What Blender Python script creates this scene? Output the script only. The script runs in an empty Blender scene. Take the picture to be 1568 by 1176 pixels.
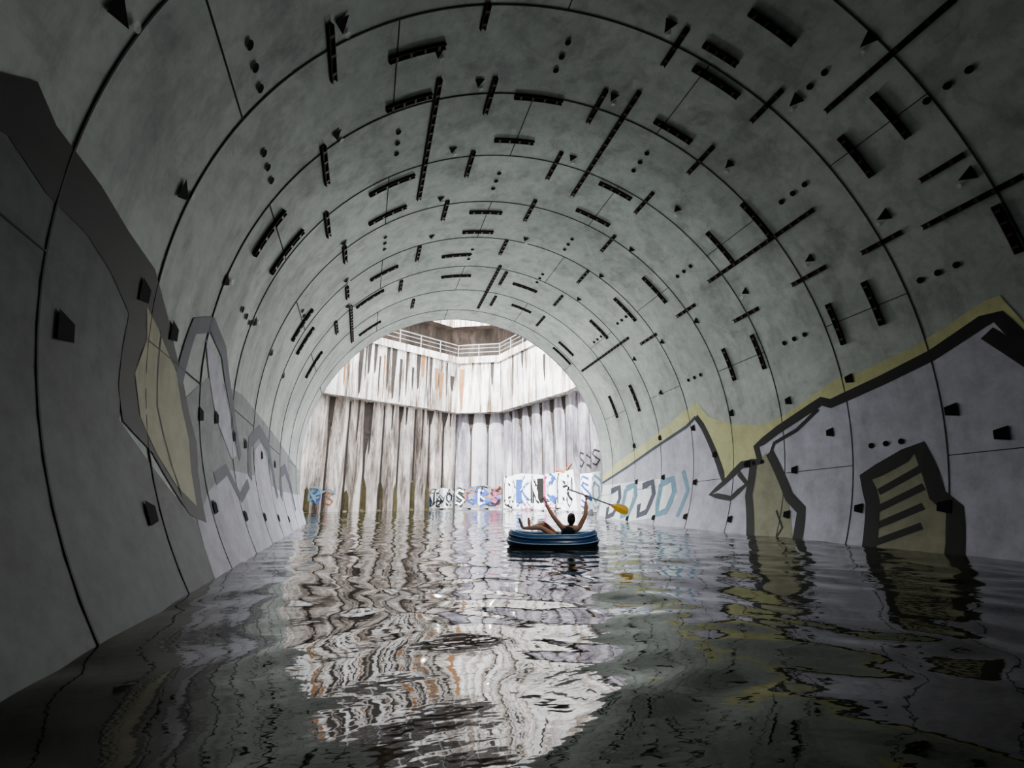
import bpy, math, random, numpy as np
from mathutils import Vector, Matrix, Quaternion
from mathutils.geometry import delaunay_2d_cdt
random.seed(4)
K=1.25; R=5.8
COL=bpy.context.collection
def link(o): COL.objects.link(o); return o
def empty(n,loc=(0,0,0),rz=0,s=1):
    o=bpy.data.objects.new(n,None); o.location=loc; o.rotation_euler[2]=rz; o.scale=(s,s,s); o.empty_display_size=.2; return link(o)
def mesh(name,vs,fs,mats,parent=None,smooth=False,mi=None):
    me=bpy.data.meshes.new(name); me.from_pydata([tuple(v) for v in vs],[],fs)
    for m in (mats if isinstance(mats,(list,tuple)) else [mats]): me.materials.append(m)
    if mi: me.polygons.foreach_set('material_index',mi)
    if smooth: me.polygons.foreach_set('use_smooth',[True]*len(me.polygons))
    me.update(); o=bpy.data.objects.new(name,me); link(o)
    if parent: o.parent=parent
    return o
def lin(c):
    if isinstance(c,str):
        c=[int(c[i:i+2],16)/255 for i in (0,2,4)]
    return tuple(((x/12.92) if x<=.04045 else ((x+.055)/1.055)**2.4) for x in c)+(1,)
# ------------------------------------------------------------ materials
def base(name,rough=.8,spec=.3):
    m=bpy.data.materials.new(name); m.use_nodes=True; nt=m.node_tree
    b=nt.nodes['Principled BSDF']; b.inputs['Roughness'].default_value=rough
    b.inputs['Specular IOR Level'].default_value=spec
    return m,nt,b
def coords(nt,scale=(1,1,1),loc=(0,0,0)):
    t=nt.nodes.new('ShaderNodeTexCoord'); mp=nt.nodes.new('ShaderNodeMapping')
    mp.inputs['Scale'].default_value=scale; mp.inputs['Location'].default_value=loc
    nt.links.new(t.outputs['Object'],mp.inputs[0]); return mp.outputs[0]
def noise(nt,vec,scale,detail=6,rough=.6,dist=0):
    n=nt.nodes.new('ShaderNodeTexNoise'); n.inputs['Scale'].default_value=scale; n.inputs['Detail'].default_value=detail
    n.inputs['Roughness'].default_value=rough; n.inputs['Distortion'].default_value=dist
    nt.links.new(vec,n.inputs['Vector']); return n.outputs[0]
def ramp(nt,fac,stops):
    r=nt.nodes.new('ShaderNodeValToRGB'); cr=r.color_ramp
    while len(cr.elements)<len(stops): cr.elements.new(.5)
    for e,(p,c) in zip(cr.elements,stops): e.position=p; e.color=c if len(c)==4 else lin(c)
    nt.links.new(fac,r.inputs[0]); return r.outputs[0]
def mix(nt,a,b,fac,mode='MIX'):
    m=nt.nodes.new('ShaderNodeMix'); m.data_type='RGBA'; m.blend_type=mode
    for s,v in ((0,fac),(6,a),(7,b)):
        if isinstance(v,(int,float)): m.inputs[s].default_value=v
        elif isinstance(v,tuple): m.inputs[s].default_value=v
        else: nt.links.new(v,m.inputs[s])
    return m.outputs[2]
def bump(nt,b,h,strength=.3,dist=.02):
    n=nt.nodes.new('ShaderNodeBump'); n.inputs['Strength'].default_value=strength; n.inputs['Distance'].default_value=dist
    nt.links.new(h,n.inputs['Height']); nt.links.new(n.outputs[0],b.inputs['Normal'])
def g(v): return (v,v,v,1)
def mat_concrete(name,c1,c2,rough=.75,blot=.35,seedloc=(0,0,0)):
    m,nt,b=base(name,rough)
    v=coords(nt,loc=seedloc)
    big=noise(nt,v,.35,5,.6,.6); fine=noise(nt,v,3.5,8,.7); med=noise(nt,v,1.1,7,.7,1.2)
    col=ramp(nt,big,[(.3,c1),(.7,c2)])
    col=mix(nt,col,ramp(nt,fine,[(.3,g(1-blot)),(.62,g(1))]),.7,'MULTIPLY')
    col=mix(nt,col,ramp(nt,med,[(.36,g(.66)),(.46,g(.93)),(.6,g(1))]),.6,'MULTIPLY')
    st=noise(nt,coords(nt,(1.2,1.2,.15)),1.2,5,.65)
    col=mix(nt,col,ramp(nt,st,[(.38,g(.66)),(.5,g(1))]),.7,'MULTIPLY')
    nt.links.new(col,b.inputs['Base Color']); bump(nt,b,fine,.25,.02)
    return m
def mat_paint(name,c,var=.25,rough=.7):
    m,nt,b=base(name,rough)
    v=coords(nt); f=noise(nt,v,2.2,8,.7)
    c=lin(c) if isinstance(c,str) else c
    col=mix(nt,c,ramp(nt,f,[(.3,g(1-var*1.6)),(.65,g(1))]),.9,'MULTIPLY')
    st=noise(nt,coords(nt,(1.2,1.2,.15)),1.2,5,.65)
    col=mix(nt,col,ramp(nt,st,[(.38,g(.75)),(.5,g(1))]),.6,'MULTIPLY')
    nt.links.new(col,b.inputs['Base Color']); return m
def mat_plain(name,c,rough=.5,metal=0,spec=.5):
    m,nt,b=base(name,rough,spec); f=noise(nt,coords(nt),18,4)
    c=lin(c) if isinstance(c,str) else c
    col=mix(nt,c,ramp(nt,f,[(.3,g(.8)),(.7,g(1))]),.6,'MULTIPLY')
    nt.links.new(col,b.inputs['Base Color']); b.inputs['Metallic'].default_value=metal; return m
def mat_streak(name,clean,mid,dark,lo=.4,hi=.62,sc=1.0,rust=.4,rc='8a5a34'):
    m,nt,b=base(name,.85)
    s1=noise(nt,coords(nt,(1.1*sc,1.1*sc,.13)),1.0,8,.72,.5)
    s2=noise(nt,coords(nt,(2.4*sc,2.4*sc,.3),(5,2,1)),1.0,7,.75,.4)
    big=noise(nt,coords(nt,(.3,.3,.4),(9,0,0)),1.0,5)
    col=ramp(nt,s1,[(lo-.06,dark),((lo+hi)/2,mid),(hi,clean)])
    col=mix(nt,col,ramp(nt,s2,[(.38,dark),(.45,rc),(.5,g(1))]),rust,'MULTIPLY')
    col=mix(nt,col,ramp(nt,big,[(.38,g(.55)),(.58,g(1))]),.8,'MULTIPLY')
    nt.links.new(col,b.inputs['Base Color']); bump(nt,b,s2,.3,.03); return m
M_lin=mat_concrete('tunnel_concrete','a8afaa','d0d6d1',.7)
M_joint=mat_plain('joint_gasket','1c1e1d',.8)
M_steel=mat_plain('rusty_steel_channel','1d1511',.7,.1,.2)
M_nut=mat_plain('channel_bolt','33251c',.5,.3)
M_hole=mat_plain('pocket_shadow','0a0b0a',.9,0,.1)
M_pale=mat_plain('pale_disc','c6c9c4',.6)
M_lav=mat_paint('lavender_paint','c6c3d3',.22)
M_lavl=mat_paint('pale_violet_paint','bbb8c7',.25)
M_lgrey=mat_paint('grey_paint','85888a',.3)
M_dgrey=mat_paint('shaded_grey_paint','5a5d5e',.35)  # dark grey paint, also stands in for dimmer light on the near-left wall
M_yel=mat_paint('straw_paint','d0ce96',.2)
M_bei=mat_paint('beige_paint','97947a',.25)
M_beil=mat_paint('warm_beige_paint','ada886',.2)
M_dk=mat_paint('charcoal_paint','171615',.2)
M_mid=mat_paint('slate_paint','414655',.25)
M_whp=mat_paint('white_paint','eef1f6',.1)
M_blue=mat_paint('teal_blue_paint','6b94a8',.2)
M_pile=mat_streak('pile_wall_concrete','e6dfd9','aba098','3b312b',.41,.54,1.0,.5)
M_pile2=mat_streak('pile_wall_grey','b6b3ba','88848d','454149',.41,.56,.7,.2)
M_beam=mat_streak('beam_concrete','ffffff','d6cec4','5c4a3a',.43,.51,1.6,.6,'9c7040')
M_upper=mat_streak('upper_wall_concrete','5b4f4a','40372f','231d1a',.4,.6,.5,.3)
M_stain=mat_paint('black_drip_stain','3a322d',.4)
M_rail=mat_plain('rail_paint','a3a5a8',.4,.6)
M_mud=mat_plain('mud','1b1a14',.9)
# ------------------------------------------------------------ tunnel surface
def cen(y): return 3.6005-.00014175*y*y, 2.9536-.025522*y-.00127495*y*y
def P(y,ph,ins=0):
    cx,cz=cen(y); a=math.radians(ph); r=R-ins
    return Vector((K*(cx+r*math.sin(a)),K*y,K*(cz+r*math.cos(a))))
Y0=5.233; L=1.6179; YE=17.43; YB=Y0-6*L
NA=240; ys=[]
y=YB
while y<YE-.01: ys.append(y); y+=L/4
ys.append(YE)
vs=[];fs=[]
for yy in ys:
    for i in range(NA): vs.append(P(yy,i*360/NA))
for j in range(len(ys)-1):
    for i in range(NA):
        a=j*NA+i;b=j*NA+(i+1)%NA; fs.append((a,b,b+NA,a+NA))
LIN=mesh('wall_tunnel_lining',vs,fs,M_lin,smooth=True)
mesh('added_back_cap',[P(YB,i*360/NA) for i in range(NA)],[tuple(range(NA))],M_mud)  # added cap behind the camera, keeps sky light out of the tunnel
vs=[];fs=[]
def ringstrip(yc,hw,ins=.006,a0=-128,a1=128):
    b=len(vs); n=192
    for i in range(n+1):
        ph=a0+(a1-a0)*i/n
        vs.append(P(yc-hw,ph,0)); vs.append(P(yc-hw*.8,ph,ins)); vs.append(P(yc+hw*.8,ph,ins)); vs.append(P(yc+hw,ph,0))
    for i in range(n):
        for k in range(3):
            a=b+i*4+k; fs.append((a,a+1,a+5,a+4))
def longstrip(y1,y2,ph,hw=.2,ins=.006):
    b=len(vs); n=4
    for i in range(n+1):
        yy=y1+(y2-y1)*i/n
        vs.append(P(yy,ph-hw,0)); vs.append(P(yy,ph-hw*.8,ins)); vs.append(P(yy,ph+hw*.8,ins)); vs.append(P(yy,ph+hw,0))
    for i in range(n):
        for k in range(3):
            a=b+i*4+k; fs.append((a,a+1,a+5,a+4))
for n in range(-5,8):
    yc=Y0+n*L
    if yc<YE-.1: ringstrip(yc,.011,.0125)
    for ph in ((-10,46,-66,102,-122) if n%2 else (-38,17,73,-94,129)):
        longstrip(yc,min(yc+L,YE),ph+random.uniform(-.6,.6),.08,.0125)
mesh('lining_joints',vs,fs,M_joint,LIN)
vs=[];fs=[];mi=[]
def prism(path,sec,close=True,m=0):
    b=len(vs); k=len(sec)
    for fr in path:
        for s in sec: vs.append(fr(*s))
    for i in range(len(path)-1):
        for j in range(k):
            a=b+i*k+j; c=b+i*k+(j+1)%k; fs.append((a,c,c+k,a+k)); mi.append(m)
    for e in (0,len(path)-1):
        fs.append(tuple(b+e*k+j for j in range(k))); mi.append(m)
W=.046;D=.055;E=.014
SEC=[(-W,0),(-W,D),(-W+E,D),(-W+E,.02),(W-E,.02),(W-E,D),(W,D),(W,0)]
NUT=[(-W*.7,.02),(-W*.7,.056),(W*.7,.056),(W*.7,.02)]
def barA(y1,y2,ph):
    f=lambda yy:(lambda t,i:P(yy,ph+math.degrees(t/R),i))
    prism([f(y1),f(y2)],SEC)
    n=max(2,int((y2-y1)/.2))
    for i in range(n):
        c=y1+(y2-y1)*(i+.5)/n
        prism([f(c-.02),f(c+.02)],NUT,m=1)
def barC(y,p1,p2):
    f=lambda ph:(lambda t,i:P(y+t,ph,i))
    prism([f(p1+(p2-p1)*i/4) for i in range(5)],SEC)
    for i in range(4):
        c=p1+(p2-p1)*(i+.5)/4
        prism([f(c-.2),f(c+.2)],NUT,m=1)
A="4.9,5.7,-50 5.2,5.6,-24 4.9,5.6,10 4.9,5.6,30 2.8,4.7,38 6.4,9.6,-30 6.5,7.3,-19 6.4,7.2,3 6.2,9.3,9 6.4,7.2,28 3.7,4.3,57 3.3,4.6,64 6.7,7.6,-53 8.3,9.1,-19 8.1,9.0,1 8.1,8.9,25 5.9,8.9,51 4.9,5.6,63 6.3,7.1,62 8.3,9.1,-54 9.9,10.7,-22 9.8,10.7,1 9.9,10.7,25 8.1,8.9,63 9.7,10.5,54 9.9,10.6,-50 11.7,12.5,-27 11.7,12.5,-1 11.7,12.5,26 13.1,16.3,1 13.4,14.3,4 13.5,14.3,25 11.6,12.5,55 11.8,12.5,-50 13.4,14.1,-31 13.1,15.9,-49 13.2,14.1,-55 15.1,15.9,5 15.2,16.1,25 15.1,15.8,-25 12.8,16.4,51 3.3,4.0,10 3.3,4.0,-24 3.3,4.0,-50 1.6,2.4,60 1.6,2.4,30 1.6,2.4,-24"
C="5.8,-40,-30 6.7,-40,-31 6.9,-14,-4 8.0,-15,-6 5.4,15,25 5.0,14,21 4.3,17,26 6.6,15,24 4.1,41,50 4.8,43,52 8.7,-43,-32 9.7,-43,-33 10.5,-15,-6 11.4,-15,-6 8.6,13,22 9.7,12,22 6.9,41,51 8.0,41,51 3.7,66,74 5.8,68,77 6.6,69,78 7.3,-72,-63 8.2,-70,-60 12.4,-42,-33 13.5,-47,-37 12.6,-19,-10 13.9,-17,-7 14.0,8,17 15.4,12,20 10.5,39,49 12.0,38,48 13.7,38,47 9.6,68,77 8.6,68,77 11.2,-71,-62 12.1,-71,-63 14.1,-71,-62 16.7,36,46 16.1,36,44 15.6,65,74 14.1,65,75 15.8,-46,-37"
for w in A.split():
    a,b,c=map(float,w.split(',')); barA(a,b,c)
for w in C.split():
    a,b,c=map(float,w.split(',')); barC(a,b,c)
mesh('steel_channels',vs,fs,[M_steel,M_nut],LIN,mi=mi)
vs=[];fs=[];mi=[]
def disc(y,ph,r,ins=.02,m=0,n=14):
    b=len(vs)
    vs.append(P(y,ph,ins*.8))
    for i in range(n):
        t=2*math.pi*i/n; vs.append(P(y+r*math.cos(t),ph+math.degrees(r*math.sin(t)/R),ins))
    for i in range(n): fs.append((b,b+1+i,b+1+(i+1)%n)); mi.append(m)
Dl="4.8,-62 6.2,-64 7.6,-37 6.0,-8 7.6,18 9.3,-11 4.6,33 6.0,46 3.4,47 4.7,72 9.3,45 11.1,16 7.6,73 6.2,99 11.0,72 13.2,15 8.1,-79 10.9,-38 12.5,45 11.0,-65 12.6,-10 14.2,45 9.4,99 3.0,-8 3.0,18"
for w in Dl.split():
    a,b=map(float,w.split(','))
    for k in (-1,0,1): disc(a+k*.27,b,.055)
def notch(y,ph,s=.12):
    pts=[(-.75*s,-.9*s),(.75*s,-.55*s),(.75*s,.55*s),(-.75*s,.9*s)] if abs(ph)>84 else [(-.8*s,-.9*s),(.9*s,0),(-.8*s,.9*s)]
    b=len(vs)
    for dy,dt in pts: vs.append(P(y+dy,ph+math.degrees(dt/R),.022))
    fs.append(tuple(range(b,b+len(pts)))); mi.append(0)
    if abs(ph)<84: disc(y+.15,ph+.8,.045,.03,1,10)  # pale disc beside each pointed pocket
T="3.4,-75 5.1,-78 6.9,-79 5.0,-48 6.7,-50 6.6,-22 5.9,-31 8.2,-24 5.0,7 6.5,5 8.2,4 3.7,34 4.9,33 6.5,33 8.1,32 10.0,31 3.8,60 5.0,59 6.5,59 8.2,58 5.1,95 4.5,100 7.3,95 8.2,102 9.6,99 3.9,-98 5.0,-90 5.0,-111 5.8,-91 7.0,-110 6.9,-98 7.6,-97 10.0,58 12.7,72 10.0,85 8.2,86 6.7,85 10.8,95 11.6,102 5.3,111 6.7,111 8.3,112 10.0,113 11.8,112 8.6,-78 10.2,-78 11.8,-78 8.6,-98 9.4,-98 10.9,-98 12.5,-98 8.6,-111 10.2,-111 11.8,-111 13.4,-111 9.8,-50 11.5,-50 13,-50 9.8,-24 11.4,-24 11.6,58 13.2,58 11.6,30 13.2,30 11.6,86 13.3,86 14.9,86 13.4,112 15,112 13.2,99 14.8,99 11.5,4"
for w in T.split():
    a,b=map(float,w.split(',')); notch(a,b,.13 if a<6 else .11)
mesh('bolt_pockets',vs,fs,[M_hole,M_pale],LIN,mi=mi)
# ------------------------------------------------------------ murals
SC=math.radians(1)*R
class Dec:
    def __init__(s,fn): s.v=[];s.f=[];s.m=[];s.fn=fn
    def poly(s,pts,ins,m,step=.3):
        pp=[]
        n=len(pts)
        for i in range(n):
            a=Vector(pts[i]);b=Vector(pts[(i+1)%n]); k=max(1,int((b-a).length/step))
            for j in range(k): pp.append(a+(b-a)*j/k)
        xs=[p.x for p in pp]; yy=[p.y for p in pp]
        co=list(pp); nb=len(pp); ed=[(i,(i+1)%nb) for i in range(nb)]
        x=min(xs)+step/2
        while x<max(xs):
            y=min(yy)+step/2
            while y<max(yy): co.append(Vector((x,y))); y+=step
            x+=step
        r=delaunay_2d_cdt(co,ed,[],1,1e-5)
        b=len(s.v)
        for c in r[0]: s.v.append(s.fn(c[0],c[1],ins))
        for f in r[2]: s.f.append(tuple(b+i for i in f)); s.m.append(m)
    def stroke(s,pts,w,ins,m,closed=False):
        P_=[Vector(p) for p in pts]
        if closed: P_.append(P_[0]); 
        q=[]
        for i in range(len(P_)-1):
            k=max(1,int((P_[i+1]-P_[i]).length/.25))
            for j in range(k): q.append(P_[i]+(P_[i+1]-P_[i])*j/k)
        q.append(P_[-1]); b=len(s.v)
        for i,c in enumerate(q):
            t=(q[min(i+1,len(q)-1)]-q[max(i-1,0)]); t=t.normalized() if t.length>0 else Vector((1,0)); nn=Vector((-t.y,t.x))*w/2
            for o in (c+nn,c-nn): s.v.append(s.fn(o.x,o.y,ins))
        for i in range(len(q)-1): a=b+2*i; s.f.append((a,a+1,a+3,a+2)); s.m.append(m)
    def done(s,name,mats,parent=None): return mesh(name,s.v,s.f,mats,mi=s.m,parent=parent)
def cv(st): return [(float(a.split(',')[0]),float(a.split(',')[1])*SC) for a in st.split()]
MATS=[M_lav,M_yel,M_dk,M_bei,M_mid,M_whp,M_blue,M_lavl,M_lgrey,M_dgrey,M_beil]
fn=lambda x,y,i:P(x,y/SC,i*.62)
d=Dec(fn)
low=cv("17.4,97 15.5,93 13.8,89 11.9,85 11.4,83 11.2,86 10.4,103 9.8,99 9.2,99 9.3,95 8.6,92 7.4,88 7.2,89 6.1,87 5.2,85 4.4,82 4.2,82 4.05,86 3.9,92")
top=cv("3.75,95 3.95,84 4.1,79 4.3,79 5.4,82.6 6.6,84.5 6.9,84 7.5,86 8.4,89 9.1,90 10.0,88 10.9,84 11.2,79 12,80.5 13.7,85 16,90 17.4,94")
d.poly(low+cv("3.7,95 3.3,103 2.9,108 1,110 -3,112 -3,124 17.4,124"),.008,0)
d.poly(top+low,.012,1)
d.stroke(low[4:],.2,.017,2)
d.stroke(low[:5],.1,.017,4)
d.stroke(cv("4.4,84 4.0,90 3.7,98 3.2,104"),.22,.017,2)
d.poly(cv("9.35,99 9.0,97 8.5,103 8.0,118 9.1,119 9.4,107"),.012,3)
d.stroke(cv("9.4,98 9.5,107 9.15,119"),.24,.018,2)
d.stroke(cv("8.9,97 8.3,108 7.95,111 7.9,119"),.24,.018,2)
d.stroke(cv("8.9,98 8.75,95 8.1,93 7.5,89.5"),.09,.018,2)
d.stroke(cv("8.6,111 8.35,115 8.5,118"),.05,.018,2)
d.stroke(cv("10.4,103 10.9,106 10.1,107.5 9.6,104 9.9,101"),.15,.018,2)
d.poly(cv("6.6,105 5.65,100.5 5.4,109 5.2,111 5.15,119 6.4,119"),.012,3)
d.stroke(cv("6.4,119 6.45,110 6.6,105 5.65,100.5 5.5,105 5.4,109 5.15,111.5 5.1,119"),.26,.018,2)
for k in range(4): d.stroke(cv("6.35,%f 5.6,%f"%(108+k*3.2,104+k*3.4)),.13,.018,2)
d.poly(cv("17.3,98 14.6,99 12.6,99.5 12.4,106 13.2,112 15,113 17.3,110"),.012,5)
for k,yy in enumerate((12.9,14.0,15.1,16.2)):
    d.stroke(cv("%f,101 %f,100 %f,104 %f,110 %f,111 %f,107"%(yy+.4,yy-.2,yy-.35,yy-.1,yy+.35,yy+.45)),.24,.018,6 if k%2==0 else 4,closed=(k%2==0))
d.stroke(cv("12.2,98 11.9,104 12.2,112"),.16,.018,6)
MUR=d.done('graffiti_mural',MATS)
d=Dec(fn)
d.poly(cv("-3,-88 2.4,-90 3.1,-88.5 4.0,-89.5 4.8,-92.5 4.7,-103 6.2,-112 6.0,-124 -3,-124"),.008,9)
d.poly(cv("6.2,-98 7.2,-92 9,-90 12,-91 17.4,-94 17.4,-124 6.0,-124 6.2,-112"),.008,8)
d.poly(cv("6.2,-112 6.9,-108 8,-104 10,-103 13,-104 17.4,-102 17.4,-124 6.0,-124"),.011,7)
d.poly(cv("1.6,-84 2.9,-86.5 3.15,-84.5 3.4,-85.5 4.0,-85.7 4.5,-86.5 5.1,-87 5.6,-90 6.2,-95 6.7,-102 6.5,-112 6.0,-111 5.3,-105 4.75,-103 4.7,-100 4.8,-93 4.4,-91 4.0,-90 3.5,-90 3.1,-89 2.4,-92 1.6,-92"),.014,2)
d.poly(cv("5.1,-91 5.4,-92 6,-95 6.4,-102 6.3,-110 5.8,-108 5.4,-105 5.1,-102 5.0,-98 5.2,-94"),.018,10)
d.stroke(cv("5.5,-92 5.5,-100 5.9,-109"),.03,.022,2)
d.poly(cv("6.8,-88 7.5,-89 8.3,-95 8.7,-101 8.4,-102 7.6,-97"),.018,7)
d.stroke(cv("6.1,-96 6.35,-88 6.9,-85.5 7.6,-87 8.5,-94 9.0,-101"),.22,.018,4)
d.stroke(cv("9.6,-104 9.8,-97 10.6,-93.5 11.6,-95 12.2,-100 12.4,-106"),.28,.018,4)
d.poly(cv("10,-104 10.2,-98 10.8,-95.5 11.5,-98 11.9,-106"),.016,7)
d.stroke(cv("13,-106 13.4,-99 14.2,-97 15.2,-101 15.4,-108"),.28,.018,4)
d.stroke(cv("7.3,-106 8.0,-104 8.6,-108 9.4,-105"),.18,.018,4)
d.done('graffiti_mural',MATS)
# ------------------------------------------------------------ shaft
LOW=[(-5.0,17.5),(-4.9,24.7),(-3.5,29.3),(6.1,33.9),(9.5,32.3),(11.7,24.2),(11.9,17.5)]
EDG=[(-4.3,17.5),(-4.3,24.2),(-2.9,28.6),(6.0,33.0),(8.8,31.6),(10.8,24.0),(10.95,17.5)]
ZL=6.86; ZT=11.1
def seginfo(pl,i):
    a=Vector(pl[i]);b=Vector(pl[i+1]); t=(b-a); Ls=t.length; t/=Ls
    n=Vector((t.y,-t.x))
    return a,t,n,Ls
def wallfn(i):
    a,t,n,Ls=seginfo(LOW,i); PW=Ls/round(Ls/1.25)
    def f(u,z,ins):
        ph=(u/PW)%1.0; bul=.34*math.sqrt(max(0,1-(2*ph-1)**2))
        p=a+t*u+n*(bul+ins); return Vector((p.x*K,p.y*K,z*K))
    return f,Ls,PW
vs=[];fs=[];mi=[]
for i in range(6):
    f,Ls,PW=wallfn(i); b=len(vs); n=int(round(Ls/PW))*16
    for j in range(n+1):
        u=Ls*j/n; vs.append(f(u,-1.5,0)); vs.append(f(u,ZL+.3,0))
    for j in range(n): a=b+2*j; fs.append((a,a+2,a+3,a+1)); mi.append(0 if i in(0,1,2) else 1)
PIL=mesh('wall_shaft_piles',vs,fs,[M_pile,M_pile2],smooth=True,mi=mi)
def offs(pl,dist):
    out=[]
    n=len(pl)
    for i in range(n):
        ns=[]
        if i>0: ns.append(seginfo(pl,i-1)[2])
        if i<n-1: ns.append(seginfo(pl,i)[2])
        nn=sum(ns,Vector((0,0)))/len(ns); nn=nn/nn.length**2
        out.append(tuple(Vector(pl[i])-nn*dist))
    return out
OUT=offs(EDG,4.6)
vs=[];fs=[]
LV=[(EDG,ZL),(EDG,ZT-.5),(offs(EDG,-.12),ZT-.5),(offs(EDG,-.12),ZT),(OUT,ZT),(OUT,ZL+.0)]
for pl,z in LV:
    for q in pl: vs.append((q[0]*K,q[1]*K,z*K))
nn=7
for l in range(6):
    for i in range(nn-1):
        a=l*nn+i; b=((l+1)%6)*nn+i; fs.append((a,a+1,b+1,b))
BEAM=mesh('wall_ring_beam',vs,fs,M_beam)
rb=random.Random(8)
for sg in range(1,5):
    a,t,n,Ls=seginfo(EDG,sg)
    d=Dec(lambda u,z,i,a=a,t=t,n=n:Vector(((a+t*u+n*i).x*K,(a+t*u+n*i).y*K,z*K)))
    u=.3
    dens=.3 if sg<=2 else 1.6
    while u<Ls-.4:
        w_=rb.uniform(.05,.2); h0=rb.uniform(1.0,3.6); zt=ZT-.5-(0 if rb.random()<.6 else rb.uniform(0,1.2)); zb=max(ZL+.02,zt-h0)
        mm=0 if rb.random()<.7 else 1
        d.poly([(u-w_,zt),(u-w_*.9,(zt+zb)/2),(u-w_*.2,zb),(u+w_*.4,zb+.2),(u+w_,zt)],.01+rb.random()*.01,mm)
        u+=rb.uniform(.3,1.0)*dens*1.8
    if d.f: d.done('beam_stains',[M_stain,mat_paint('rust_drip','a9774a',.3)],BEAM)
UP=offs(EDG,3.6)[1:5]; UO=offs(EDG,4.5)[1:5]; UI=offs(EDG,2.6)[1:5]
vs=[];fs=[];mi=[]
lv=[(UP,ZT),(UP,14.6),(UI,14.6),(UI,17.2),(UO,17.2)]
for pl,z in lv:
    for q in pl: vs.append((q[0]*K,q[1]*K,z*K))
for l in range(4):
    for i in range(3): a=l*4+i; fs.append((a,a+1,a+5,a+4)); mi.append(0 if l<2 else 1)
mesh('wall_upper',vs,fs,[M_upper,M_beam],mi=mi)
vs=[];fs=[]
NP=96
for i in range(NP):
    a=i*360/NP; p=P(YE,a); vs.append((p.x,K*17.5,p.z))
for i in range(NP):
    a=math.radians(i*360/NP); s,c=math.sin(a),math.cos(a)
    cx,cz=cen(YE); k=1e9
    if s>0: k=min(k,(11.9-cx)/s)
    if s<0: k=min(k,(-5.0-cx)/s)
    if c>0: k=min(k,(ZT-cz)/c)
    if c<0: k=min(k,(-5-cz)/c)
    vs.append((K*(cx+k*s),K*17.5,K*(cz+k*c)))
for i in range(NP): j=(i+1)%NP; fs.append((i,j,NP+j,NP+i))
for i in range(NP): p=P(YE-.02,i*360/NP); vs.append(tuple(p))
for i in range(NP): j=(i+1)%NP; fs.append((i,j,2*NP+j,2*NP+i))
mesh('wall_portal',vs,fs,M_pile2)
mesh('floor',[(-8*K,-6*K,-3.4*K),(15*K,-6*K,-3.4*K),(15*K,36*K,-3.4*K),(-8*K,36*K,-3.4*K)],[(0,1,2,3)],M_mud)
def tube(vs,fs,a,b,r,n=8):
    a=Vector(a);b=Vector(b);t=(b-a).normalized(); u=t.orthogonal().normalized(); w=t.cross(u); s=len(vs)
    for c in (a,b):
        for i in range(n):
            q=2*math.pi*i/n; vs.append(c+u*math.cos(q)*r+w*math.sin(q)*r)
    for i in range(n): j=(i+1)%n; fs.append((s+i,s+j,s+n+j,s+n+i))
    fs.append(tuple(range(s,s+n))); fs.append(tuple(range(s+n,s+2*n)))
vs=[];fs=[]
RL=offs(EDG,.05)
for i in range(0,6):
    a=Vector(RL[i])*K;b=Vector(RL[i+1])*K; n=max(2,int((b-a).length/1.9))
    z=ZT*K
    for hh in (.45,.85,1.2): tube(vs,fs,(a.x,a.y,z+hh),(b.x,b.y,z+hh),.03 if hh<1.1 else .045)
    for j in range(n):
        c=a+(b-a)*j/n; tube(vs,fs,(c.x,c.y,z-.02),(c.x,c.y,z+1.2),.04)
mesh('guard_railing',vs,fs,M_rail)
SM=MATS[:9]+[mat_paint('orange_paint','b8693f',.15),mat_paint('magenta_paint','b8447f',.1),mat_paint('blue_paint','2f4f9c',.1),mat_paint('moss_stain','5f5636',.4),M_stain]
def letter(d,ch,x,z,w,h,lw,m,ins):
    G={'D':[[(0,0),(0,1),(.7,.85),(1,.5),(.7,.15),(0,0)]],'K':[[(0,0),(0,1)],[(1,1),(.05,.5),(1,0)]],'N':[[(0,0),(0,1),(1,0),(1,1)]],
       'O':[[(.5,0),(0,.3),(0,.75),(.5,1),(1,.75),(1,.3),(.5,0)]],'R':[[(0,0),(0,1),(.9,.85),(.9,.55),(0,.45),(1,0)]],
       'S':[[(1,.85),(.4,1),(0,.75),(1,.3),(.6,0),(0,.12)]],'B':[[(0,0),(0,1),(.8,.85),(.2,.52),(1,.25),(0,0)]],'E':[[(1,1),(0,1),(0,0),(1,0)],[(0,.5),(.8,.5)]],'I':[[(.5,0),(.5,1)]]}
    for st in G[ch]: d.stroke([(x+a*w,z+b*h) for a,b in st],lw,ins,m)
rs=random.Random(3)
ST=empty('shaft_graffiti')
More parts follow.
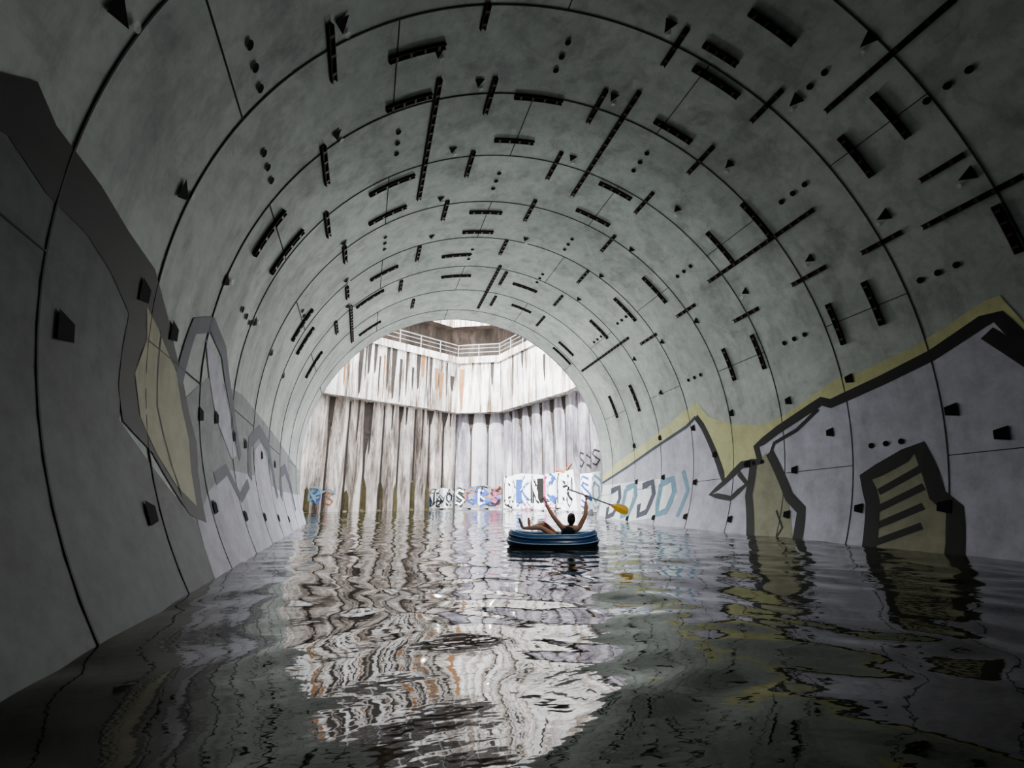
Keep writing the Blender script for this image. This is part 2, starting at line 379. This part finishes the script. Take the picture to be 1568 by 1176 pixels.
for sg in range(0,6):
    f,Ls,PW=wallfn(sg); d=Dec(f); nP=int(round(Ls/PW))
    for k in range(0,nP+1):
        u=k*PW; u=min(max(u,.1),Ls-.1)
        hh=rs.uniform(1.2,4.6) if sg<3 else rs.uniform(.6,2.4); w_=rs.uniform(.14,.34)
        if .4<u<Ls-.4:
            d.poly([(u-.06,.1),(u-.05,ZL-.1),(u+.05,ZL-.1),(u+.07,.1)],.012,4)
            if rs.random()<.85: d.poly([(u-w_,ZL-.02),(u-w_*.8,ZL-hh*.4),(u-.05,ZL-hh),(u+w_*.4,ZL-hh*.6),(u+w_*.9,ZL-.02)],.02,4)
            v=u+rs.uniform(-.5,.5)
            if sg<3: d.poly([(v-.07,ZL-.02),(v-.04,ZL-hh*.8),(v+.03,ZL-hh*.7),(v+.09,ZL-.02)],.02,4)
        if sg==2 and k<nP and rs.random()<.8:
            hh=rs.uniform(1.1,2.2); v=max(.2,u+rs.uniform(-.1,.2)); d.poly([(v-.16,.0),(v-.18,hh*.8),(v,hh),(v+.14,hh*.7),(v+.2,0)],.03,3)
    d.m=[{4:0,3:1}[q] for q in d.m]
    if d.f: d.done('drip_stains',[M_stain,SM[12]],PIL)
def scribble(d,x0,x1,z0,z1,n,seed,ins,cols):
    r=random.Random(seed)
    for k in range(n):
        x=r.uniform(x0,x1); z=r.uniform(z0,z1); pts=[(x,z)]
        for j in range(5): pts.append((min(max(pts[-1][0]+r.uniform(-.5,.6),x0),x1),min(max(z+r.uniform(-.45,.45),z0),z1)))
        d.stroke(pts,r.uniform(.05,.13),ins+k*.002,r.choice(cols))
f,Ls,PW=wallfn(4); d=Dec(f)
d.poly([(.3,.1),(.4,2.2),(2.5,2.4),(5,2.2),(8,2.4),(8.2,.1)],.02,5)
x=.8
for i,ch in enumerate('DKNOR'):
    letter(d,ch,x,.5,.95,1.5,.62,2 if i%2==0 else 11,.035); letter(d,ch,x,.5,.95,1.5,.3,5,.055); x+=1.5
letter(d,'I',5.0,.3,.6,1.9,.2,10,.07); d.stroke([(6.4,2.5),(7.2,2.3),(7.9,2.8)],.14,.06,9)
scribble(d,.5,8,.15,.7,9,5,.07,[10,2,11,6])
d.done('tag_letters',SM,ST)
f,Ls,PW=wallfn(5); d=Dec(f)
d.poly([(.1,.1),(.1,2.1),(5.5,2.2),(5.6,.1)],.02,5)
x=.4
for i,ch in enumerate('SOBR'):
    letter(d,ch,x,.4,.9,1.4,.45,[11,6,2,10,6][i],.035); letter(d,ch,x,.4,.9,1.4,.2,5,.055); x+=1.25
for k in range(3): letter(d,'S',.3+k*.8,2.5,.6,.8,.09,2,.03)
d.done('tag_letters',SM,ST)
f,Ls,PW=wallfn(3); d=Dec(f)
d.poly([(.05,.1),(.1,1.3),(.8,1.6),(1.5,1.35),(2.4,1.7),(3.5,1.3),(3.6,.1)],.02,8)
for i,ch in enumerate('SOBS'):
    letter(d,ch,.25+i*.85,.35,.6,1.0,.42,[2,9,11,10][i],.035); letter(d,ch,.25+i*.85,.35,.6,1.0,.15,[5,11,5,2][i],.055)
scribble(d,.1,3.5,.3,1.6,9,2,.06,[10,2,11,9,5])
d.done('tag_letters',SM,ST)
f,Ls,PW=wallfn(2); d=Dec(f)
d.poly([(Ls-2.3,.1),(Ls-2.1,1.2),(Ls-1.2,1.5),(Ls-.1,1.3),(Ls-.05,.1)],.02,5)
for i,ch in enumerate('BO'):
    letter(d,ch,Ls-1.8+i*.85,.35,.6,.9,.34,[2,2][i],.035); letter(d,ch,Ls-1.8+i*.85,.35,.6,.9,.13,[5,0][i],.055)
scribble(d,Ls-2.2,Ls-.1,.2,1.4,5,8,.06,[2,2,11])
letter(d,'O',.5,.5,.45,.7,.14,11,.03);letter(d,'S',1.3,.4,.4,.7,.1,9,.03)
scribble(d,.3,1.8,.3,1.4,3,3,.06,[11,6])
d.done('tag_letters',SM,ST)
# ------------------------------------------------------------ water
rw=random.Random(21); WV=[]
for k in range(24):
    lam=[.38,.5,.62,.78,.95,1.2,1.5,2.2][k%8]*rw.uniform(.85,1.15); th=math.pi/2+rw.gauss(0,.55)
    WV.append((2*math.pi/lam*math.cos(th),2*math.pi/lam*math.sin(th),rw.uniform(0,6.28),rw.uniform(.6,1.2)*.0135*lam/(2*math.pi)*1.25*(.6 if lam<.7 else .92)))
def wh(X,Y):
    Xw=X+.3*np.sin(.9*Y+.4*X)+.16*np.sin(2.1*X+1.1*Y); Yw=Y+.28*np.sin(1.1*X+.7*Y+1)+.14*np.sin(2.5*X-.8*Y)
    h=0*X
    for a,b,c,e in WV: h=h+e*np.sin(a*Xw+b*Yw+c)
    rr=np.hypot(X-4.2,Y-10.3); h=h+.004*np.sin(rr*2*math.pi/.55)*np.exp(-((rr-2.0)/1.6)**2)
    return h*(.85+.4*np.exp(-((Y-2.5)/2.6)**2))
m,nt,b=base('murky_water',.03,.5); b.inputs['IOR'].default_value=1.33
nz=noise(nt,coords(nt),.5,3); nt.links.new(ramp(nt,nz,[(.3,(.010,.012,.002,1)),(.7,(.017,.019,.004,1))]),b.inputs['Base Color'])
bump(nt,b,noise(nt,coords(nt,(1,1.8,1)),4.5,2,.5),.06,.04); M_water=m
vs=[];fs=[]
def patch(yl,xr,nx):
    b=len(vs); YY=np.repeat(np.array(yl)[:,None],nx,1); XX=np.array([np.linspace(*xr(y/K),nx)*K for y in yl])
    H=wh(XX,YY)
    vs.extend(zip(XX.ravel().tolist(),YY.ravel().tolist(),H.ravel().tolist()))
    for j in range(len(yl)-1):
        for i in range(nx-1): a=b+j*nx+i; fs.append((a,a+1,a+nx+1,a+nx))
def wid(y):
    cx,cz=cen(y); w=math.sqrt(R*R-cz*cz); return cx-w-.03,cx+w+.03
yl=list(np.arange(YB*K+.02,1.2,.2))+list(np.arange(1.2,17.5*K,.05))+[17.5*K]
patch(yl,wid,260)
patch(list(np.linspace(17.5*K,34.2*K,170)),lambda y:(-5.2,12.0),170)
mesh('water',vs,fs,M_water,smooth=True)
# ------------------------------------------------------------ boat + boater
BS=1.1
bx,by=3.9*1.07,9.63*1.07; rz=-math.radians(20)
M_hull=mat_plain('boat_navy_pvc','17386b',.3); M_hull2=mat_plain('boat_pale_trim','9db7cb',.4); M_floor=mat_plain('boat_floor','2c5aa0',.5)
M_up=mat_plain('boat_blue_rim','24548f',.3)
boat=empty('inflatable_boat',(bx,by,0),rz,BS)
def skel(name,verts,edges,rad,mats,parent,root=0,sub=2,assign=None):
    me=bpy.data.meshes.new(name); me.from_pydata(verts,edges,[]); o=bpy.data.objects.new(name+'_s',me); link(o)
    sk=o.modifiers.new('s','SKIN'); sk.use_smooth_shade=True; 
    for i,r in enumerate(rad):
        sv=me.skin_vertices[0].data[i]; sv.radius=(r,r) if not isinstance(r,tuple) else r; sv.use_root=(i==root)
    sb=o.modifiers.new('u','SUBSURF'); sb.levels=sub; sb.render_levels=sub
    dg=bpy.context.evaluated_depsgraph_get(); dg.update(); m2=bpy.data.meshes.new_from_object(o.evaluated_get(dg))
    m2.name=name; bpy.data.objects.remove(o); q=bpy.data.objects.new(name,m2); link(q); q.parent=parent
    m2.materials.clear()
    for m in mats: m2.materials.append(m)
    for pz in m2.polygons:
        pz.use_smooth=True
        if assign: pz.material_index=assign(pz.center)
    return q
def tring(rx,ry,r,z,rise,n=64,k=14,ex=2.15):
    vs=[];fs=[]
    for i in range(n):
        t=2*math.pi*i/n; c,s=math.cos(t),math.sin(t)
        x=rx*math.copysign(abs(c)**(2/ex),c); y=ry*math.copysign(abs(s)**(2/ex),s)
        zz=z+rise*max(0,abs(x)/rx-.4)**2*3
        N=Vector((c/rx,s/ry,0)).normalized()
        for j in range(k):
            q=2*math.pi*j/k; vs.append(Vector((x,y,zz))+N*math.cos(q)*r+Vector((0,0,math.sin(q)*r)))
    for i in range(n):
        for j in range(k):
            fs.append((i*k+j,((i+1)%n)*k+j,((i+1)%n)*k+(j+1)%k,i*k+(j+1)%k))
    return vs,fs
v,f_=tring(.83,.40,.13,.05,.05); mesh('hull_tube',v,f_,M_hull,boat,True)
v,f_=tring(.85,.42,.078,.165,.07); mesh('upper_tube',v,f_,M_up,boat,True)
v,f_=tring(.965,.535,.014,.07,.05); mesh('rub_strake',v,f_,M_hull2,boat,True)
v,f_=tring(.928,.498,.010,.18,.07); mesh('rim_stripe',v,f_,M_hull2,boat,True)
v,f_=tring(.88,.45,.012,.243,.07); mesh('grab_line',v,f_,M_hull2,boat,True)
n=40; vv=[(0,0,.04)]+[(.78*math.cos(t),.36*math.sin(t),.05) for t in [2*math.pi*i/n for i in range(n)]]
mesh('floor_bladder',vv,[(0,1+i,1+(i+1)%n) for i in range(n)],M_floor,boat)
vs=[];fs=[]
for sx in (-.46,.46): tube(vs,fs,(sx,-.3,.1),(sx,.3,.1),.085,14)
mesh('seat_cushion',vs,fs,M_hull2,boat,True)
M_skin=mat_plain('skin','b07e62',.55); M_hair=mat_plain('dark_hair','2a1c16',.6); M_cl=mat_plain('dark_swimsuit','20242e',.7)
M_eye=mat_plain('eye_white','d8d4cc',.3); M_lip=mat_plain('lips','8d4a42',.5); M_pad=mat_plain('paddle_blade_amber','ffc01e',.4); M_shaft=mat_plain('paddle_shaft','c4c4be',.4,.2)
def head(parent,loc,face,hair_long=True,tilt=0,bun=True):
    F=Vector(face).normalized(); rot=F.to_track_quat('Y','Z')
    e=empty('head_group'); e.parent=parent; e.location=loc; e.rotation_mode='QUATERNION'; e.rotation_quaternion=rot
    import bmesh
    bm=bmesh.new(); bmesh.ops.create_icosphere(bm,subdivisions=4,radius=1)
    for w in bm.verts:
        x,y,z=w.co; 
        k=1-.28*max(0,-z)**1.5
        w.co=Vector((x*.074*k,y*.092*(1-.12*max(0,-z))+(.008 if y>0 and z<0 else 0),z*.112))
        nx=w.co
        if y>0:
            nx.y+=.022*math.exp(-((x*.074)/.011)**2-((nx.z+.012)/.018)**2)
            nx.y-=.007*(math.exp(-((x*.074-.03)/.013)**2-((nx.z-.012)/.01)**2)+math.exp(-((x*.074+.03)/.013)**2-((nx.z-.012)/.01)**2))
            nx.y+=.007*math.exp(-((x*.074)/.02)**2-((nx.z+.09)/.015)**2)
    me=bpy.data.meshes.new('head'); bm.to_mesh(me); bm.free(); me.materials.append(M_skin)
    for p in me.polygons: p.use_smooth=True
    o=link(bpy.data.objects.new('head',me)); o.parent=e
    def ell(nm,c,s,mat):
        bm=bmesh.new(); bmesh.ops.create_icosphere(bm,subdivisions=3,radius=1)
        for w in bm.verts: w.co=Vector((w.co.x*s[0]+c[0],w.co.y*s[1]+c[1],w.co.z*s[2]+c[2]))
        me=bpy.data.meshes.new(nm); bm.to_mesh(me); bm.free(); me.materials.append(mat)
        for p in me.polygons: p.use_smooth=True
        o=link(bpy.data.objects.new(nm,me)); o.parent=e
    for s in (-1,1):
        ell('eye',(s*.029,.077,.012),(.012,.008,.007),M_eye); ell('iris',(s*.029,.084,.012),(.005,.003,.005),M_hair)
        ell('ear',(s*.074,-.005,0),(.009,.018,.03),M_skin); ell('brow',(s*.03,.083,.033),(.016,.005,.003),M_hair)
    ell('mouth',(0,.084,-.05),(.021,.007,.006),M_lip)
    bm=bmesh.new(); bmesh.ops.create_icosphere(bm,subdivisions=4,radius=1)
    for w in bm.verts:
        x,y,z=w.co
        lo=-.9 if hair_long else -.35
        w.co=Vector((x*.083,y*.1-.012,max(z,lo)*.122+.006))
        if y>.25 and z<.45: w.co.y-=.09*min(1,(y-.25)*3)
    me=bpy.data.meshes.new('hair'); bm.to_mesh(me); bm.free(); me.materials.append(M_hair)
    for p in me.polygons: p.use_smooth=True
    o=link(bpy.data.objects.new('hair',me)); o.parent=e
    if bun: ell('hair_bun',(0,-.085,.085),(.045,.042,.042),M_hair)
    return e
def hand(parent,wrist,dirv,palmn,curl,mat,nm='hand'):
    dv=Vector(dirv).normalized(); pn=Vector(palmn); pn=(pn-dv*pn.dot(dv)).normalized(); sd=dv.cross(pn)
    W_=Vector(wrist)
    skel(nm+'_palm',[W_-dv*.02,W_+dv*.03,W_+dv*.075],[(0,1),(1,2)],[(.024,.02),(.034,.018),(.036,.016)],[mat],parent,1,2)
    for k,(off,ln) in enumerate(((-.03,.062),(-.01,.072),(.011,.068),(.03,.052))):
        b=W_+dv*.072+sd*off; pts=[b-dv*.02,b]; d_=dv.copy(); 
        for sgm in (.45,.32,.23):
            d_=(Quaternion(sd,-curl)@d_); pts.append(pts[-1]+d_*ln*sgm)
        skel(nm+'_finger_%d'%k,pts,[(0,1),(1,2),(2,3),(3,4)],[.009,.010,.009,.008,.007],[mat],parent,0,1)
    b=W_+dv*.015-sd*.022; td=(dv*.7-sd*.8).normalized(); q=(dv*.8-sd*.3+pn*.5*curl).normalized()
    skel(nm+'_thumb',[b,b+td*.032,b+td*.032+q*.028,b+td*.032+q*.05],[(0,1),(1,2),(2,3)],[.013,.011,.010,.008],[mat],parent,0,1)
def person(name,J,cloth,face,hl,bun,hands):
    e=empty(name,(bx,by,-.02),rz,BS)
    names=list(J.keys()); idx={n:i for i,n in enumerate(names)}
    v=[J[n][0] for n in names]; r=[J[n][1] for n in names]
    ed=[('pelvis','waist'),('waist','chest'),('chest','neck0'),('neck0','neck'),('neck','skull')]
    for s in 'lr':
        ed+=[('chest','sh'+s),('sh'+s,'ua'+s),('ua'+s,'el'+s),('el'+s,'fa'+s),('fa'+s,'wr'+s),('pelvis','hip'+s),('hip'+s,'th'+s),('th'+s,'kn'+s),('kn'+s,'ca'+s),('ca'+s,'an'+s),('an'+s,'ft'+s),('ft'+s,'to'+s)]
    T0=[Vector(J[n][0]) for n in ('pelvis','waist','chest')]; H0=[Vector(J['hipl'][0]),Vector(J['hipr'][0])]
    def asg(c):
        mid=min((c-(T0[0]+(T0[1]-T0[0])*k/4)).length for k in range(5)); mid=min(mid,min((c-(T0[1]+(T0[2]-T0[1])*k/4)).length for k in range(4)))
        hp=min((c-h).length for h in H0)
        return 1 if (mid<.155 or hp<.13) else 0
    skel('body',v,[(idx[a],idx[b]) for a,b in ed],r,[M_skin,cloth],e,idx['pelvis'],2,asg)
    head(e,Vector(J['skull'][0])+Vector((0,0,.05)),face,hl,bun=bun)
    for (w,dv,pn,cu) in hands: hand(e,w,dv,pn,cu,M_skin)
    return e
def mid(a,b,t=.5): return tuple(Vector(a)+(Vector(b)-Vector(a))*t)
def mk(pel,wa,ch,ne,sk,shl,ell_,wrl,shr,elr,wrr,hl,kl,al,tl,hr,kr,ar,tr):
    J={'pelvis':(pel,.125),'waist':(wa,.11),'chest':(ch,.125),'neck0':(mid(ch,ne,.75),.06),'neck':(ne,.048),'skull':(sk,.05)}
    for s,sh,el,wr,hp,kn,an,to in (('l',shl,ell_,wrl,hl,kl,al,tl),('r',shr,elr,wrr,hr,kr,ar,tr)):
        J['sh'+s]=(sh,.06);J['ua'+s]=(mid(sh,el),.054);J['el'+s]=(el,.046);J['fa'+s]=(mid(el,wr,.4),.046);J['wr'+s]=(wr,.031)
        J['hip'+s]=(hp,.09);J['th'+s]=(mid(hp,kn),.075);J['kn'+s]=(kn,.056);J['ca'+s]=(mid(kn,an,.4),.055);J['an'+s]=(an,.036);J['ft'+s]=(mid(an,to,.6),(.042,.032));J['to'+s]=(to,(.038,.02))
    return J
hl_=(-.13,.0,.86); hr_=(.72,-.02,.92)
J=mk((.20,.10,.14),(.28,.03,.22),(.36,-.08,.33),(.385,-.12,.45),(.385,-.12,.50),
 (.20,-.09,.38),(.02,-.10,.60),hl_,(.55,-.09,.38),(.69,-.10,.64),hr_,
 (.12,.04,.14),(-.24,-.02,.38),(-.62,-.04,.36),(-.70,-.06,.58),(.12,.2,.15),(-.16,.14,.44),(-.48,.12,.36),(-.50,.12,.58))
person('boater',J,M_cl,(-.35,1,.1),True,True,[((-.135,.0,.88),(-.3,.0,1),(0,1,0),.3),((.725,-.02,.94),(.15,.1,.95),(.25,1,.1),.75)])
pad=empty('paddle',(bx,by,0),rz,BS)
hh=Vector((.75,.04,1.0)); dv=Vector((1.34,-.1,-.50)).normalized(); a=hh-dv*.42; b_=hh+dv*.56
vs=[];fs=[]; tube(vs,fs,a,b_,.017,12); mesh('shaft',vs,fs,M_shaft,pad,True)
nr=Vector((.25,-1,.1)); nr=(nr-dv*nr.dot(dv)).normalized(); up=nr.cross(dv).normalized()
prof=[(0,.02),(.05,.045),(.13,.085),(.25,.1),(.33,.085),(.37,.04)]
vs=[];fs=[]
for x,w in prof:
    for s,t in ((-1,0),(0,.012),(1,0),(0,-.012)): vs.append(b_+dv*(x-.03)+up*w*s+nr*t)
for i in range(len(prof)-1):
    for j in range(4): q=i*4; fs.append((q+j,q+(j+1)%4,q+4+(j+1)%4,q+4+j))
fs+= [(0,1,2,3),tuple(range(len(vs)-4,len(vs)))]
mesh('blade',vs,fs,M_pad,pad)
vs=[];fs=[]; tube(vs,fs,a-up*.05,a+up*.05,.018,10); mesh('grip',vs,fs,M_hair,pad,True)
# ------------------------------------------------------------ light
w=bpy.data.worlds.new('sky'); bpy.context.scene.world=w; w.use_nodes=True; bg=w.node_tree.nodes['Background']; bg.inputs[0].default_value=(.93,.97,1,1); bg.inputs[1].default_value=6.2
def area(n,loc,tgt,sx,sy,e,col=(1,1,1)):
    l=bpy.data.lights.new(n,'AREA'); l.shape='RECTANGLE'; l.size=sx; l.size_y=sy; l.energy=e; l.color=col
    o=link(bpy.data.objects.new(n,l)); o.location=loc; o.rotation_euler=(Vector(tgt)-Vector(loc)).to_track_quat('-Z','Y').to_euler(); return o
area('daylight_over_shaft',(4*K,27*K,17*K),(4*K,16*K,0),13,9,7500,(.95,.98,1))
for i,(x,y,z,e) in enumerate(((3.4,23,5.5,520),(6.0,18.3,2.6,640),(4.4,16.0,3.6,480))):  # unseen point lamps added to brighten the walls around the portal
    l=bpy.data.lights.new('added_fill_point','POINT'); l.energy=e; l.shadow_soft_size=0; l.specular_factor=0; l.color=(.95,1,.985)
    o=link(bpy.data.objects.new('added_fill_point',l)); o.location=(x*K,y*K,z*K)
for (x,y,z),t,e in (((3.7,5.2,4.2),(4.4,16,2.6),900),((4.6,9.0,3.6),(4.6,18,2.8),760)):  # unseen spots added inside the tunnel to lift the walls beyond them
    l=bpy.data.lights.new('added_fill_spot','SPOT'); l.energy=e; l.shadow_soft_size=0; l.specular_factor=0; l.color=(.95,1,.985); l.spot_size=math.radians(158); l.spot_blend=1
    o=link(bpy.data.objects.new('added_fill_spot',l)); o.location=(x*K,y*K,z*K); o.rotation_euler=(Vector(t)-Vector((x,y,z))).to_track_quat('-Z','Y').to_euler()
s=bpy.data.lights.new('sun','SUN'); s.energy=27; s.angle=.05; so=link(bpy.data.objects.new('sun',s)); so.rotation_euler=Vector((.75,.55,-1.0)).to_track_quat('-Z','Y').to_euler()
# ------------------------------------------------------------ camera
ya,pi_=.30093,.24103
F=Vector((math.sin(ya)*math.cos(pi_),math.cos(ya)*math.cos(pi_),math.sin(pi_)))
c=bpy.data.cameras.new('camera'); o=link(bpy.data.objects.new('camera',c)); o.location=(0,0,.86452*K)
o.rotation_euler=F.to_track_quat('-Z','Y').to_euler(); c.sensor_width=36; c.lens=717.52/1600*36; c.clip_start=.02; c.clip_end=300
bpy.context.scene.camera=o
